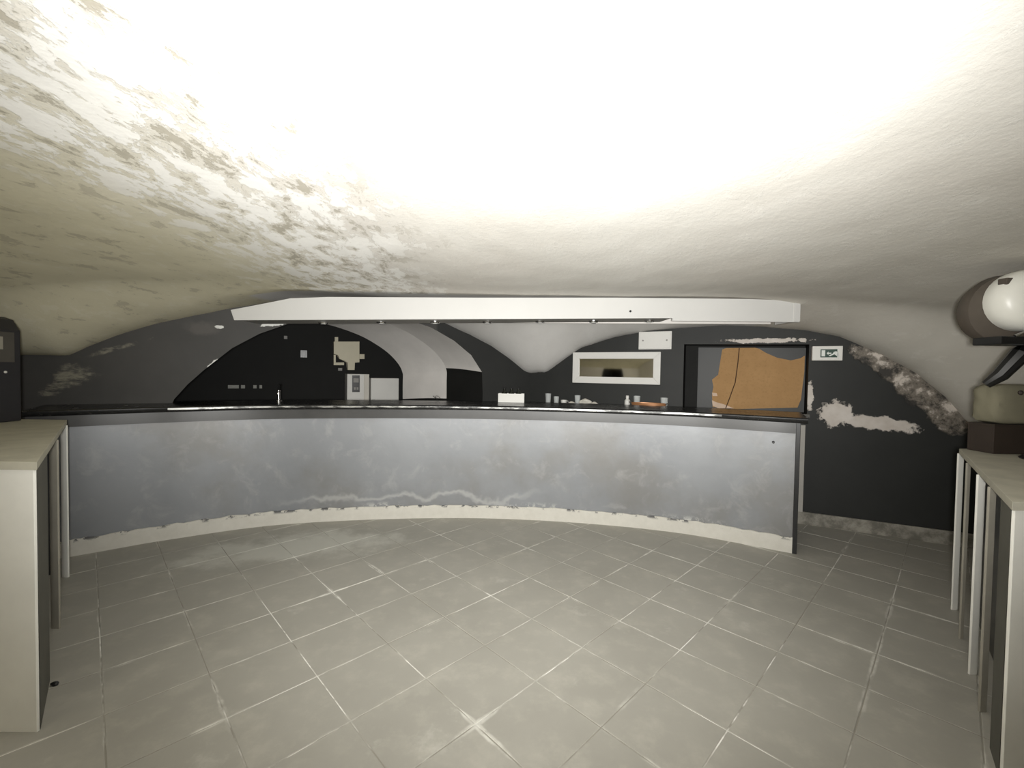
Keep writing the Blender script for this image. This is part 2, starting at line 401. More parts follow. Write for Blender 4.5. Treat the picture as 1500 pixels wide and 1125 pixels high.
# the part right of the opening is painted black like the neighbouring wall: a thin coat lies on it
# arch reveal running back and to the left
vdir = Vector((-1.35, 1.10, 0)); inv = WL.mat.to_3x3().inverted(); vloc = inv @ vdir
apts = catmull([(a[0], 0, a[1]) for a in arch], 6)
NV = 10; V = []; Fc = []; mi = []
for k in range(NV + 1):
    f_ = k / NV
    for i, p in enumerate(apts):
        bulge = .05 * math.sin(math.pi * f_) * (1 if p.z > .9 else 0)
        V.append(Vector((p.x + .11 * (1 - abs(2 * f_ - 1)), 0, p.z + bulge)) + vloc * f_)
na = len(apts)
for k in range(NV):
    for i in range(na - 1):
        a = k * na + i; Fc.append((a, a + 1, a + na + 1, a + na))
        zz = (apts[i].z + apts[i + 1].z) / 2; right = apts[i].x > arch[len(arch) // 2][0]
        mi.append(1 if (not right and zz < 1.9) or (right and ((k < 5 and zz < 1.61) or zz < 1.22)) else 0)
rev = mesh_obj('arch_reveal', V, Fc, [M_ARCHWHITE, M_DEEP], wall_bl, smooth=False); rev['label'] = 'white plastered underside of the arch, blackened near its right foot'
rev.data.polygons.foreach_set('material_index', mi)
# alcove behind the arch
fa = [Vector((p.x, 0, p.z)) + vloc for p in apts]
d0 = vloc.y; d1 = d0 + .75; sl, sr = fa[0].x - 1.2, fa[-1].x + .5
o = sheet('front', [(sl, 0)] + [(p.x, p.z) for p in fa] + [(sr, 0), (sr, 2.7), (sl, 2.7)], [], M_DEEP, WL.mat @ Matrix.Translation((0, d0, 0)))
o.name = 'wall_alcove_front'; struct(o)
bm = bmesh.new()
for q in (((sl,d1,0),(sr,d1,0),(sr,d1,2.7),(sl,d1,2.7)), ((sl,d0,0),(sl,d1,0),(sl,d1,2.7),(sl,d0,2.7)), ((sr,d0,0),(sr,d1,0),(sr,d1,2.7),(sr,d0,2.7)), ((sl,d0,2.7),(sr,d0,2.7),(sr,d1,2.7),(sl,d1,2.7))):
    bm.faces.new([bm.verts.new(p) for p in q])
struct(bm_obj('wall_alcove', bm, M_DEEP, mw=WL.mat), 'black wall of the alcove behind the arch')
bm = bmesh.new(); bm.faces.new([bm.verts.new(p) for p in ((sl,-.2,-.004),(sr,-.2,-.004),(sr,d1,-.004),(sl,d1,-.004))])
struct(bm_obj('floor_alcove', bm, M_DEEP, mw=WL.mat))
# back wall, right half, with the boarded niche
nL, nR_ = wr(1001, 550)[0], wr(1184, 550)[0]
nT = wr(1090, 503)[1]; nB = wr(1090, 602)[1]
niche = [(nL, nB), (nR_, nB), (nR_, nT - .02), (nL, nT)]
wall_br = struct(sheet('wall_back_right', [(0, 0), (LEN_R, 0), (LEN_R, ZTOP), (0, ZTOP)], [niche], M_BLACKWALL, WR.mat), 'black painted back wall with peeling plaster and a boarded niche')
bm = bmesh.new(); ND = .26
for i in range(4):
    a, b = niche[i], niche[(i + 1) % 4]
    bm.faces.new([bm.verts.new(p) for p in ((a[0],0,a[1]),(b[0],0,b[1]),(b[0],ND,b[1]),(a[0],ND,a[1]))])
bm.faces.new([bm.verts.new((p[0], ND, p[1])) for p in niche])
bm_obj('niche_lining', bm, M_DEEP, wall_br)
bm = bmesh.new(); box(bm, nL - .02, nR_ + .02, -.05, .06, nB - .035, nB, .004)
bm_obj('niche_sill', bm, plain('dusty_grey_sill', (.11, .105, .095), .7), wall_br)
# black coat on the pier between the arch and the corner
a_ = arch[-1][0]
# side walls and the wall behind the camera
yl = WL.o.y; yr = ROOM[2][1]
mwl = Matrix.Translation((XL, YB, 0)) @ Matrix.Rotation(R(90), 4, 'Z')
door_arch = [(1.35 + .55 * math.cos(math.pi * k / 14), 1.45 + .55 * math.sin(math.pi * k / 14)) for k in range(15)][::-1]
dpoly = [(.8, 0)] + door_arch + [(1.9, 0)]
wl_ = struct(sheet('wall_rear_left', [(0, 0)] + dpoly + [(3.6, 0), (3.6, ZTOP), (0, ZTOP)], [], M_CEIL, mwl), 'plastered side wall behind the viewer with an arched doorway')
struct(sheet('wall_left', [(3.6, 0), (yl - YB, 0), (yl - YB, ZTOP), (3.6, ZTOP)], [], M_BROWNWALL, mwl), 'dark limewashed side wall at left')
bm = bmesh.new()
for i in range(len(dpoly) - 1):
    a, b = dpoly[i], dpoly[i + 1]
    bm.faces.new([bm.verts.new(p) for p in ((a[0],0,a[1]),(b[0],0,b[1]),(b[0],.5,b[1]),(a[0],.5,a[1]))])
bm.faces.new([bm.verts.new((p[0], .5, p[1])) for p in dpoly])
bm_obj('doorway_recess', bm, M_DEEP, wl_)
mwr = Matrix.Translation((XR, yr, 0)) @ Matrix.Rotation(R(-90), 4, 'Z')
struct(sheet('wall_right', [(0, 0), (yr - YB, 0), (yr - YB, ZTOP), (0, ZTOP)], [], M_BROWNWALL, mwr), 'dark limewashed side wall at right')
mwb = Matrix.Translation((XR, YB, 0)) @ Matrix.Rotation(R(180), 4, 'Z')
struct(sheet('wall_front', [(0, 0), (XR - XL, 0), (XR - XL, ZTOP), (0, ZTOP)], [], M_CEIL, mwb), 'plastered wall behind the viewer')

# baseboard and trim on the right-hand black wall
t = NT('scuffed_grey_baseboard')
c = t.mix(t.step(t.noise(7, 6, .7), .35, .65), (.16, .15, .125), (.36, .34, .29)); M_BASE = t.fin(c, .7)
s_a = wr(1168, 700)[0]
bm = bmesh.new(); box(bm, s_a - .5, LEN_R, -.022, 0, 0, .135, .004)
struct(bm_obj('baseboard_right', bm, M_BASE, mw=WR.mat))
sa, sb = wr(1166, 690)[0], wr(1177, 690)[0]
bm = bmesh.new(); box(bm, sa, sb, -.035, 0, .135, wr(1172, 622)[1], .003)
struct(bm_obj('trim_1', bm, plain('grey_white_trim', (.42, .40, .36), .6), mw=WR.mat), 'upright off-white trim strip beside the open counter end')

# ------------------------------------------------------------------ bar counter on a curved plan
cpts = catmull([(-3.86, 3.44, 0), (-3.62, 3.62, 0), (-3.15, 3.98, 0), (-2.43, 4.38, 0), (-1.44, 4.61, 0), (-.35, 4.70, 0), (.75, 4.60, 0), (1.74, 4.34, 0), (2.56, 3.89, 0)], 14)
def normals(pts):
    out = []
    for i in range(len(pts)):
        tt = (pts[min(i + 1, len(pts) - 1)] - pts[max(i - 1, 0)]).normalized(); out.append(Vector((-tt.y, tt.x, 0)))   # away from the viewer
    return out
cn = normals(cpts)
def sweep(name, prof, mat, parent, rng=None, wob=None, smooth=True, ext=0):
    bm = bmesh.new(); rings = []; idx = range(*(rng or (0, len(cpts)))); P = [cpts[i].copy() for i in idx]; N = [cn[i] for i in idx]
    if ext: P.append(P[-1] + (P[-1] - P[-2]).normalized() * ext); N.append(N[-1])
    for k, (p, n_) in enumerate(zip(P, N)):
        rings.append([bm.verts.new((p.x + n_.x * o_, p.y + n_.y * o_, z + (wob(k) if wob and z > .05 else 0))) for o_, z in prof])
    m_ = len(prof)
    for a, b in zip(rings, rings[1:]):
        for k in range(m_): bm.faces.new((a[k], a[(k + 1) % m_], b[(k + 1) % m_], b[k]))
    bm.faces.new(rings[0][::-1]); bm.faces.new(rings[-1])
    return bm_obj(name, bm, mat, parent, smooth)
t = NT('grey_counter_paint')
n1 = t.noise(1.3, 6, .6); n2 = t.noise(5, 6, .65, off=(3, 3, 3), dist=.5)
c = t.mix(n1, (.17, .18, .195), (.27, .28, .29)); c = t.mix(t.math('MULTIPLY', t.step(t.noise(.9, 5, .6, off=(8, 2, 1)), .42, .66), .6), c, (.155, .145, .125)); c = t.mix(t.math('MULTIPLY', t.step(n2, .5, .72), .4), c, (.36, .36, .355))
sx = t.n('SeparateXYZ'); t.l(t.tc.outputs['Object'], sx.inputs[0])
tide = t.math('MULTIPLY', t.step(sx.outputs[2], .36, .16), t.math('MULTIPLY', t.step(sx.outputs[0], -2.6, -1.9), t.step(sx.outputs[0], .1, -.6)))
tn = t.noise(2.1, 4, .6, off=(1, 0, 2))
rimm = t.step(t.math('ABSOLUTE', t.math('SUBTRACT', t.math('SUBTRACT', sx.outputs[2], .02), t.math('MULTIPLY', tn, .48))), .05, .0)
rimm = t.math('MULTIPLY', rimm, t.math('MULTIPLY', t.step(sx.outputs[0], -2.5, -1.9), t.step(sx.outputs[0], .5, -.2)))
c = t.mix(t.math('MULTIPLY', rimm, .4), c, (.55, .55, .53))
low = t.math('MULTIPLY', t.step(sx.outputs[2], .20, .13), t.math('MULTIPLY', t.step(t.noise(14, 5, .7), .50, .58), t.step(t.noise(1.1, 3, .5, off=(3.3, 0, 0)), .50, .60)))
c = t.mix(t.math('MULTIPLY', low, .8), c, (.55, .55, .52))
t.bump(t.noise(3, 5, .6), .12, .02)
M_PANEL = t.fin(c, t.math('ADD', .38, t.math('MULTIPLY', n2, .16)), .25, spec=1.0)
t = NT('black_counter_top')
n1 = t.noise(4, 5, .6); c = t.mix(t.step(t.noise(7, 6, .7), .55, .75), (.010, .010, .010), (.06, .058, .054))
t.bump(n1, .15, .01); M_TOP = t.fin(c, t.math('ADD', .14, t.math('MULTIPLY', n1, .22)))
t = NT('dark_fascia'); n1 = t.noise(3, 5, .6)
c = t.mix(n1, (.030, .030, .029), (.085, .084, .08)); M_FASC = t.fin(c, .3)
t = NT('white_plinth'); n1 = t.noise(11, 6, .7)
sx = t.n('SeparateXYZ'); t.l(t.tc.outputs['Object'], sx.inputs[0])
chipm = t.math('MULTIPLY', t.step(sx.outputs[2], .105, .135), t.step(t.noise(9, 5, .7, off=(2, 2, 0)), .52, .58))
c = t.mix(n1, (.50, .48, .42), (.68, .66, .60)); c = t.mix(chipm, c, (.10, .10, .10)); M_PLINTH = t.fin(c, .6)

bar = tag(empty('bar_counter', (0, 0, 0)), 'long curved bar counter with grey front, black top and white plinth', 'bar counter')
sweep('front_panel', [(0, .02), (.03, .02), (.03, 1.09), (0, 1.09)], M_PANEL, bar)
sweep('fascia', [(-.035, 1.085), (.03, 1.085), (.03, 1.185), (-.035, 1.185)], M_FASC, bar)
sweep('countertop', [(-.11, 1.19), (-.115, 1.20), (-.115, 1.225), (-.105, 1.235), (.60, 1.235), (.605, 1.225), (.605, 1.185), (-.10, 1.185)], M_TOP, bar, ext=.08)
t = NT('painted_edge_glint'); c = t.mix(t.step(t.noise(5, 6, .7, stretch=(1, 1, 4)), .42, .62), (.05, .05, .048), (.60, .60, .57)); M_EDGE = t.fin(c, .25, .4)  # pale streaks: reflections along the slab's front edge put into the colour
sweep('edge_glint_strip', [(-.119, 1.206), (-.114, 1.206), (-.114, 1.222), (-.119, 1.222)], M_EDGE, bar, rng=(28, 104))  # thin strip added to carry the painted reflections
wv = [random.uniform(-.007, .007) for _ in range(200)]
sweep('plinth', [(-.022, 0), (0.02, 0), (0.02, .135), (-.016, .138), (-.022, .13)], M_PLINTH, bar, wob=lambda k: wv[k])
sweep('back_shelf', [(.10, .55), (.57, .55), (.57, .58), (.10, .58)], M_BLACK, bar)
e_, n_ = cpts[-1], cn[-1]; tg = Vector((n_.y, -n_.x, 0))
bm = bmesh.new(); prism(bm, [e_ + n_ * -.028, e_ + n_ * -.028 + tg * .035, e_ + n_ * .58 + tg * .035, e_ + n_ * .58], 0, 1.185, .003)
bm_obj('end_panel', bm, M_BLACK, bar)
hk = e_ - tg * .17 + n_ * -.004
bm = bmesh.new(); lathe(bm, [(.012, 0), (.012, .006), (.006, .012), (.006, .03), (.010, .034), (.010, .038)], 10, Matrix.Translation((hk.x, hk.y, .99)) @ (-n_).to_track_quat('Z', 'Y').to_matrix().to_4x4())
bm_obj('bag_hook', bm, M_BLACK, bar)['label'] = 'small dark hook'

# ------------------------------------------------------------------ light soffit hung under the vault
YS = 4.15
def sx_(x): return on_y(x, 468, YS).x
def szz(x, y): return on_y(x, y, YS).z
sof = tag(empty('lighting_soffit', (0, YS, 2.1)), 'long white boxed soffit with recessed spotlights hanging above the bar', 'soffit')
def kid(o, p):
    o.parent = p; o.matrix_parent_inverse = p.matrix_world.inverted() if p.matrix_world != Matrix() else Matrix.Translation(p.location).inverted(); return o
bpy.context.view_layer.update()
xa, xb, xc = sx_(343), sx_(985), sx_(1171)
zb, zb2, zt = szz(700, 466), szz(1080, 470), 2.40
tops = [(sx_(1172), szz(1172, 441)), (sx_(1100), szz(1100, 438)), (sx_(900), szz(900, 436)), (sx_(700), szz(700, 436)), (sx_(480), szz(480, 435)), (sx_(425), szz(425, 437)), (sx_(380), szz(380, 446)), (sx_(338), szz(338, 454))]
za = szz(343, 469); ze = szz(985, 466); zb2 = szz(1080, 471)
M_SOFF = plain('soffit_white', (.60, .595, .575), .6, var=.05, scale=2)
bm = bmesh.new(); plate(bm, [(xa, za), (xb, ze), (xb, ze - .025), (xc, szz(1171, 472))] + tops, YS, YS + .03)
kid(bm_obj('fascia_board', bm, M_SOFF), sof)
def zu(X): return za + (ze - za) * (X - xa) / (xb - xa)
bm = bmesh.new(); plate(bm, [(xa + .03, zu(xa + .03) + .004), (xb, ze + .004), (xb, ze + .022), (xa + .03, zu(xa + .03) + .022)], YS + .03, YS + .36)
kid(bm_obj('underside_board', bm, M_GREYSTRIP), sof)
bm = bmesh.new(); box(bm, xc - .055, xc, YS - .012, YS + .30, szz(1165, 471), szz(1165, 443), .003)
kid(bm_obj('end_return', bm, M_SOFF), sof)
bm = bmesh.new(); plate(bm, [(xa, za + .03), (xc - .06, zb + .03), (xc - .06, zb + .16), (xa, za + .10)], YS + .36, YS + .38)
kid(bm_obj('back_board', bm, M_ARCHWHITE), sof)
bm = bmesh.new(); lathe(bm, [(.011, 0), (.011, .004)], 8, Matrix.Translation((sx_(923), YS - .003, szz(923, 456))) @ Matrix.Rotation(R(90), 4, 'X'))
kid(bm_obj('screw_hole', bm, M_BLACK), sof)
M_LENS = plain('spot_lens', (.5, .5, .48), .1, 0, var=.05)
for px in (461, 550, 632, 712, 793, 875, 960):
    X = sx_(px); L_ = Matrix.Translation((X, YS + .19, zu(X) - .018))
    bm = bmesh.new(); lathe(bm, [(.030, 0), (.045, .002), (.048, .010), (.048, .021), (.03, .022)], 16, L_)
    h = kid(bm_obj('spotlight', bm, M_CHROME, smooth=False), sof)
    bm = bmesh.new(); lathe(bm, [(.024, -.004), (.026, .002)], 12, L_); kid(bm_obj('lens', bm, M_LENS), h)

# ------------------------------------------------------------------ slatted counters at both sides
def slatted(name, label, side, near_px, far_px, H, slats, panel_px):
    N = on_z(*near_px, H); Fp = on_z(*far_px, H); xo = side * 4.36
    root = tag(empty(name, ((N.x + Fp.x) / 2, (N.y + Fp.y) / 2, 0)), label, 'counter'); bpy.context.view_layer.update()
    bm = bmesh.new(); prism(bm, [(N.x, N.y), (Fp.x, Fp.y), (xo, Fp.y), (xo, N.y)], H - .035, H, .003)
    kid(bm_obj('top_slab', bm, M_SLAB), root)
    def at(x):                                    # point of the side line seen at photo column x
        best = min(range(201), key=lambda k: abs(proj_x(N.lerp(Fp, k / 200)) - x)); return N.lerp(Fp, best / 200)
    fxn = N.x + (Fp.x - N.x) / (Fp.y - N.y) * .030
    bm = bmesh.new(); box(bm, min(fxn, xo), max(fxn, xo), N.y + .012, N.y + .024, 0, H - .035, .002)
    kid(bm_obj('front_panel', bm, M_SLATW), root)
    d = (Fp - N).normalized(); inn = Vector((side, 0, 0))
    p0 = N + d * .04; p1 = at(panel_px)
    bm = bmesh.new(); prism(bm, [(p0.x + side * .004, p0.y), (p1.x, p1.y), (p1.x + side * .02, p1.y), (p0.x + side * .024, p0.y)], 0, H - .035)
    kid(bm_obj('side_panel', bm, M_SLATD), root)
    for px, wpx, mt in slats:
        p = at(px); wd = wpx * p.y / F_PX
        bm = bmesh.new(); box(bm, min(p.x, p.x + side * wd), max(p.x, p.x + side * wd), p.y, p.y + .012, 0, H - .035, .002)
        kid(bm_obj('slat', bm, mt), root)
    b0 = N + d * .10 + inn * .17; b1 = Fp + inn * .12
    bm = bmesh.new(); prism(bm, [(b0.x, b0.y), (b1.x, b1.y - .03), (b1.x + side * .02, b1.y - .03), (b0.x + side * .02, b0.y)], 0, H - .035)
    kid(bm_obj('back_panel', bm, M_BLACK), root)
    bm = bmesh.new(); box(bm, min(b1.x, xo), max(b1.x, xo), Fp.y - .03, Fp.y - .008, 0, H - .035)
    kid(bm_obj('rear_panel', bm, M_BLACK), root)
    return root, N, Fp
MI = co.matrix_world.inverted()
def proj_x(p):
    q = MI @ p; return 750 + F_PX * q.x / -q.z
M_SLAB = plain('dusty_grey_slab', (.46, .44, .36), .75, var=.3, scale=7, bump=.2)
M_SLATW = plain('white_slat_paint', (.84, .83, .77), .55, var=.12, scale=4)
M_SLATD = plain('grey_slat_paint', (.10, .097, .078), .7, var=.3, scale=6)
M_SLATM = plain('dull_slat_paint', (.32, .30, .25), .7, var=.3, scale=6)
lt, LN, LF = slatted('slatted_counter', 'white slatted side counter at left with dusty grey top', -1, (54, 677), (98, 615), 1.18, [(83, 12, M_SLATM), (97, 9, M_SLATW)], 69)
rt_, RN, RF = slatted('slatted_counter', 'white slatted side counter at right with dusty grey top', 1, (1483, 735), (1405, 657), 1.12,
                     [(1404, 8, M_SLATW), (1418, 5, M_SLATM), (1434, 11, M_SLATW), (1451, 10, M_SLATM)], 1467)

# ------------------------------------------------------------------ things on the black right-hand wall
def wallroot(name, W, px, py, label, cat):
    s, z = W.sz(px, py); o = empty(name, mw=W.mat @ Matrix.Translation((s, 0, z))); tag(o, label, cat); return o, s, z
# framed mirror
o, s0, z0 = wallroot('wall_mirror', WR, 904, 538, 'wide mirror in a white frame on the black wall', 'mirror')
L_, R_, T_, B_ = wr(840, 538)[0] - s0, wr(968, 538)[0] - s0, wr(904, 516)[1] - z0, wr(904, 562)[1] - z0
k = .085
for q in ([(L_, T_), (R_, T_), (R_ - k, T_ - k), (L_ + k, T_ - k)], [(L_, B_), (L_ + k, B_ + k), (R_ - k, B_ + k), (R_, B_)], [(L_, T_), (L_ + k, T_ - k), (L_ + k, B_ + k), (L_, B_)], [(R_, T_), (R_, B_), (R_ - k, B_ + k), (R_ - k, T_ - k)]):
    bm = bmesh.new(); plate(bm, q, -.035, 0, .004); bm_obj('frame_rail', bm, M_WHITE, o)
bm = bmesh.new(); box(bm, L_ + k - .01, R_ - k + .01, -.018, -.006, B_ + k - .01, T_ - k + .01)
bm_obj('mirror_glass', bm, plain('mirror_glass', (.80, .80, .76), .04, 1.0, var=.02), o)
# white electrical box
o, s0, z0 = wallroot('junction_box', WR, 960, 499, 'white rectangular electrical box above the framed mirror', 'electrical box')
hw, hh = (wr(984, 499)[0] - wr(936, 499)[0]) / 2, (wr(960, 486)[1] - wr(960, 512)[1]) / 2
box_obj('housing', (-hw, hw, -.04, 0, -hh, hh), M_WHITE, o, .006)
box_obj('cover', (-hw + .012, hw - .012, -.052, -.04, -hh + .012, hh - .012), M_WHITE, o, .004)
for sx1 in (-1, 1):
    bm = bmesh.new(); lathe(bm, [(.011, 0), (.011, .004)], 8, Matrix.Translation((sx1 * hw * .72, -.052, 0)) @ Matrix.Rotation(R(90), 4, 'X')); bm_obj('screw', bm, M_GREYSTRIP, o)
# emergency exit light
o, s0, z0 = wallroot('exit_light', WR, 1210, 518, 'white emergency exit light with a dark green running figure plate', 'exit sign')
hw, hh = (wr(1232, 518)[0] - wr(1188, 518)[0]) / 2, (wr(1210, 508)[1] - wr(1210, 529)[1]) / 2
M_GREEN = plain('exit_green', (.012, .050, .032), .35, var=.1); M_SIGNW = plain('sign_white', (.75, .78, .74), .4, var=.03)
box_obj('housing', (-hw, hw, -.07, 0, -hh, hh), M_WHITE, o, .006)
gx0, gx1, gz = -hw * .46, hw * .72, hh * .56
sg = box_obj('sign_plate', (gx0, gx1, -.076, -.07, -gz, gz), M_GREEN, o, .002)
gw = gx1 - gx0
def flat(pts): bm = bmesh.new(); plate(bm, pts, -.079, -.076); return bm
bm_obj('doorway_mark', flat([(gx0 + gw * .06, -gz * .75), (gx0 + gw * .26, -gz * .75), (gx0 + gw * .26, gz * .75), (gx0 + gw * .06, gz * .75)]), M_SIGNW, sg)
bm_obj('arrow_mark', flat([(gx0 + gw * .34, 0), (gx0 + gw * .44, gz * .42), (gx0 + gw * .44, gz * .14), (gx0 + gw * .60, gz * .14), (gx0 + gw * .60, -gz * .14), (gx0 + gw * .44, -gz * .14), (gx0 + gw * .44, -gz * .42)]), M_SIGNW, sg)
fx = gx0 + gw * .74
bm_obj('figure_mark', flat([(fx, gz * .35), (fx + .02, gz * .5), (fx + .035, gz * .1), (fx + .06, -gz * .1), (fx + .03, -gz * .15), (fx + .05, -gz * .75), (fx + .03, -gz * .75), (fx + .005, -gz * .25), (fx - .03, -gz * .7), (fx - .045, -gz * .6), (fx - .01, -gz * .1)]), M_SIGNW, sg)
bm_obj('frame_mark', flat([(gx1 - gw * .07, -gz), (gx1, -gz), (gx1, gz), (gx1 - gw * .07, gz)]), M_SIGNW, sg)
# niche boarding and the torn brown board
NB = Plane(CORNER, (XR, ROOM[2][1])); NB.o = WR.o - WR.n * .16
bs = lambda x, y: WR.sz(x, y, -.16)
pL, pR, pT, pB = bs(1022, 550)[0], nR_ - .006, nT - .03, nB + .003
bm = bmesh.new(); plate(bm, [(pL, pB), (pR, pB), (pR, pT - .02), (pL, pT)], .17, .20)
ob = bm_obj('black_board', bm, plain('black_board', (.016, .017, .016), .5, var=.3, scale=5), mw=WR.mat)
tag(ob, 'black painted board closing the niche behind the brown torn sheet', 'board')
t = NT('brown_hardboard'); n1 = t.noise(6, 6, .65); c = t.mix(n1, (.35, .20, .082), (.50, .305, .14))
c = t.mix(t.math('MULTIPLY', t.step(t.noise(40, 4, .6), .5, .7), .35), c, (.30, .17, .07)); t.bump(t.noise(60, 3), .2, .003); M_BROWN = t.fin(c, .75, spec=.2)
out_px = [(1044,596),(1043,578),(1045,566),(1043,556),(1052,549),(1055,530),(1058,512),(1064,506),(1086,505),(1106,504),(1112,511),(1122,517),(1138,524),(1158,528),(1172,525),(1181,521),(1180,545),(1176,560),(1173,585),(1168,597),(1120,598),(1080,599)]
def bend(s): return .145
op = [bs(*p) for p in out_px]; op = [(min(max(a, pL + .01), pR - .012), min(max(b, pB + .004), pT - .012)) for a, b in op]
cr_px = [(1083,505),(1081,530),(1077,560),(1068,585),(1063,598)]
lp = [Vector((a, 0, b)) for a, b in op]; tri = tessellate_polygon([lp]); n = len(lp)
V = [(p.x, bend(p.x), p.z) for p in lp] + [(p.x, bend(p.x) + .009, p.z) for p in lp]
fs = [tuple(a) for a in tri] + [(a[0] + n, a[2] + n, a[1] + n) for a in tri] + [(i, (i + 1) % n, n + (i + 1) % n, n + i) for i in range(n)]
root = tag(empty('torn_board', mw=WR.mat @ Matrix.Translation((op[0][0], 0, nB))), 'torn brown board with curved broken top leaning in the niche', 'board')
MW = WR.mat
def under(o, r): o.parent = r; o.matrix_parent_inverse = r.matrix_basis.inverted(); o.matrix_world = MW; return o
bm = bmesh.new(); vs = [bm.verts.new(v) for v in V]
for f in fs:
    try: bm.faces.new([vs[i] for i in f])
    except ValueError: pass
under(bm_obj('sheet', bm, M_BROWN), root)
bm = bmesh.new(); cr = [bs(*p) for p in cr_px]; tube(bm, [(a, bend(a) - .001, max(min(b, pT - .015), pB + .006)) for a, b in cr], .006, 6)
under(bm_obj('crease', bm, plain('dark_crease', (.07, .035, .015), .8)), root)
M_TORN = plain('torn_pale_edge', (.62, .47, .36), .8, var=.25, scale=14)
for pl in ([(1064,505),(1080,505),(1079,509),(1064,509)], [(1082,505),(1092,505),(1094,509),(1083,509)], [(1043,575),(1050,576),(1051,580),(1044,580)], [(1043,586),(1049,589),(1060,592),(1075,598),(1052,598),(1044,594)]):
    q = [bs(*p) for p in pl]; q = [(max(a, pL + .01), min(max(b, pB + .004), pT - .012)) for a, b in q]
    y_ = bend(q[0][0]); bm = bmesh.new(); plate(bm, q, y_ - .004, y_ + .002); under(bm_obj('torn_edge', bm, M_TORN), root)

# ------------------------------------------------------------------ back shelf along the black wall and what stands on it
SH = 1.185; sh0, sh1 = .06, nL - .03
shelf = tag(empty('wall_shelf', mw=WR.mat), 'black shelf along the wall behind the bar', 'shelf')
box_obj('board', (sh0, sh1, -.34, -.002, SH - .03, SH), M_BLACK, shelf, .003)
for s_ in (sh0 + .15, (sh0 + sh1) / 2, sh1 - .15): box_obj('bracket', (s_ - .012, s_ + .012, -.30, -.002, SH - .15, SH - .031), M_BLACK, shelf, .002)
def shelf_spot(px, off=.16):
    s, _ = WR.sz(px, 585, off); p = WR.w(s, SH, off); return p
t = NT('clear_glass'); t.b.inputs['Transmission Weight'].default_value = .45; M_GLASS = t.fin((.85, .88, .87), .08)
def tumbler(px, h, r, label, off=.16):
    p = shelf_spot(px, off); bm = bmesh.new()
    lathe(bm, [(r * .78, 0), (r * .82, .004), (r, h), (r - .003, h), (r * .78 - .003, .012), (.002, .010)], 16)
    o = bm_obj('drinking_glass', bm, M_GLASS, smooth=True, loc=p); tag(o, label, 'glass', 'glasses on the wall shelf'); return o
tumbler(803, .13, .040, 'leftmost clear drinking glass on the wall shelf, nearest the carton', .14)
tumbler(815, .10, .036, 'short clear glass beside the white cup on the shelf', .22)
tumbler(846, .12, .040, 'clear drinking glass just left of the crumpled napkins', .12)
tumbler(933, .14, .042, 'clear glass behind the copper coloured tray', .08)
tumbler(973, .13, .045, 'rightmost clear glass, at the end of the shelf by the niche', .10)
p = shelf_spot(826, .26); cup = tag(empty('cup', p), 'small white cup on the shelf left of the mirror', 'cup')
bm = bmesh.new(); lathe(bm, [(.022, 0), (.036, .02), (.040, .06), (.036, .06), (.030, .02), (.002, .012)], 16); bm_obj('bowl', bm, M_WHITE, cup, True)
bm = bmesh.new(); tube(bm, [(.037, 0, .05), (.058, 0, .045), (.058, 0, .022), (.035, 0, .018)], .005, 6); bm_obj('handle', bm, M_WHITE, cup, True)
def napkin(px, off, r, label):
    p = shelf_spot(px, off); bm = bmesh.new(); bmesh.ops.create_icosphere(bm, subdivisions=3, radius=r)
    for v in bm.verts:
        q = v.co * (1 + .35 * noise.noise(v.co * 26 + Vector((px, 0, 0)))); v.co = Vector((q.x * 1.2, q.y, max(-r * .55, q.z * .8)))
    for v in bm.verts: v.co.z += r * .55
    o = bm_obj('crumpled_napkin', bm, M_WHITE_WARM, loc=p); tag(o, label, 'napkin', 'napkins on the wall shelf')
napkin(858, .20, .062, 'larger crumpled white napkin on the shelf below the mirror')
napkin(871, .28, .042, 'smaller crumpled white napkin on the front of the shelf')
napkin(838, .27, .035, 'little crumpled napkin beside the white cup')
p = shelf_spot(919, .18); jr = tag(empty('white_bottle', p), 'small white plastic bottle on the shelf below the mirror', 'bottle')
bm = bmesh.new(); lathe(bm, [(.030, 0), (.034, .004), (.034, .085), (.016, .105), (.016, .112)], 16); bm_obj('body', bm, M_WHITE, jr, True)
bm = bmesh.new(); lathe(bm, [(.019, .112), (.019, .142), (.016, .145)], 14); bm_obj('cap', bm, M_WHITE, jr)
s_, _ = WR.sz(950, 590, .24); mwt = WR.mat @ Matrix.Translation((s_, -.24, SH))
tr = tag(empty('serving_tray', mw=mwt), 'shallow copper coloured tray at the right end of the shelf', 'tray')
M_COPPER = plain('copper_brown', (.42, .20, .09), .4, .3, var=.3, scale=8)
bm = bmesh.new(); lathe(bm, [(.14, 0), (.19, .012), (.205, .07), (.195, .07), (.18, .016), (.002, .008)], 24, Matrix.Diagonal((1.0, .42, 1, 1))); bm_obj('dish', bm, M_COPPER, tr, True)
for sx1 in (-1, 1):
    bm = bmesh.new(); tube(bm, [(sx1 * .195, -.03, .065), (sx1 * .225, -.02, .072), (sx1 * .225, .02, .072), (sx1 * .195, .03, .065)], .006, 6); bm_obj('handle', bm, M_CHROME, tr, True)

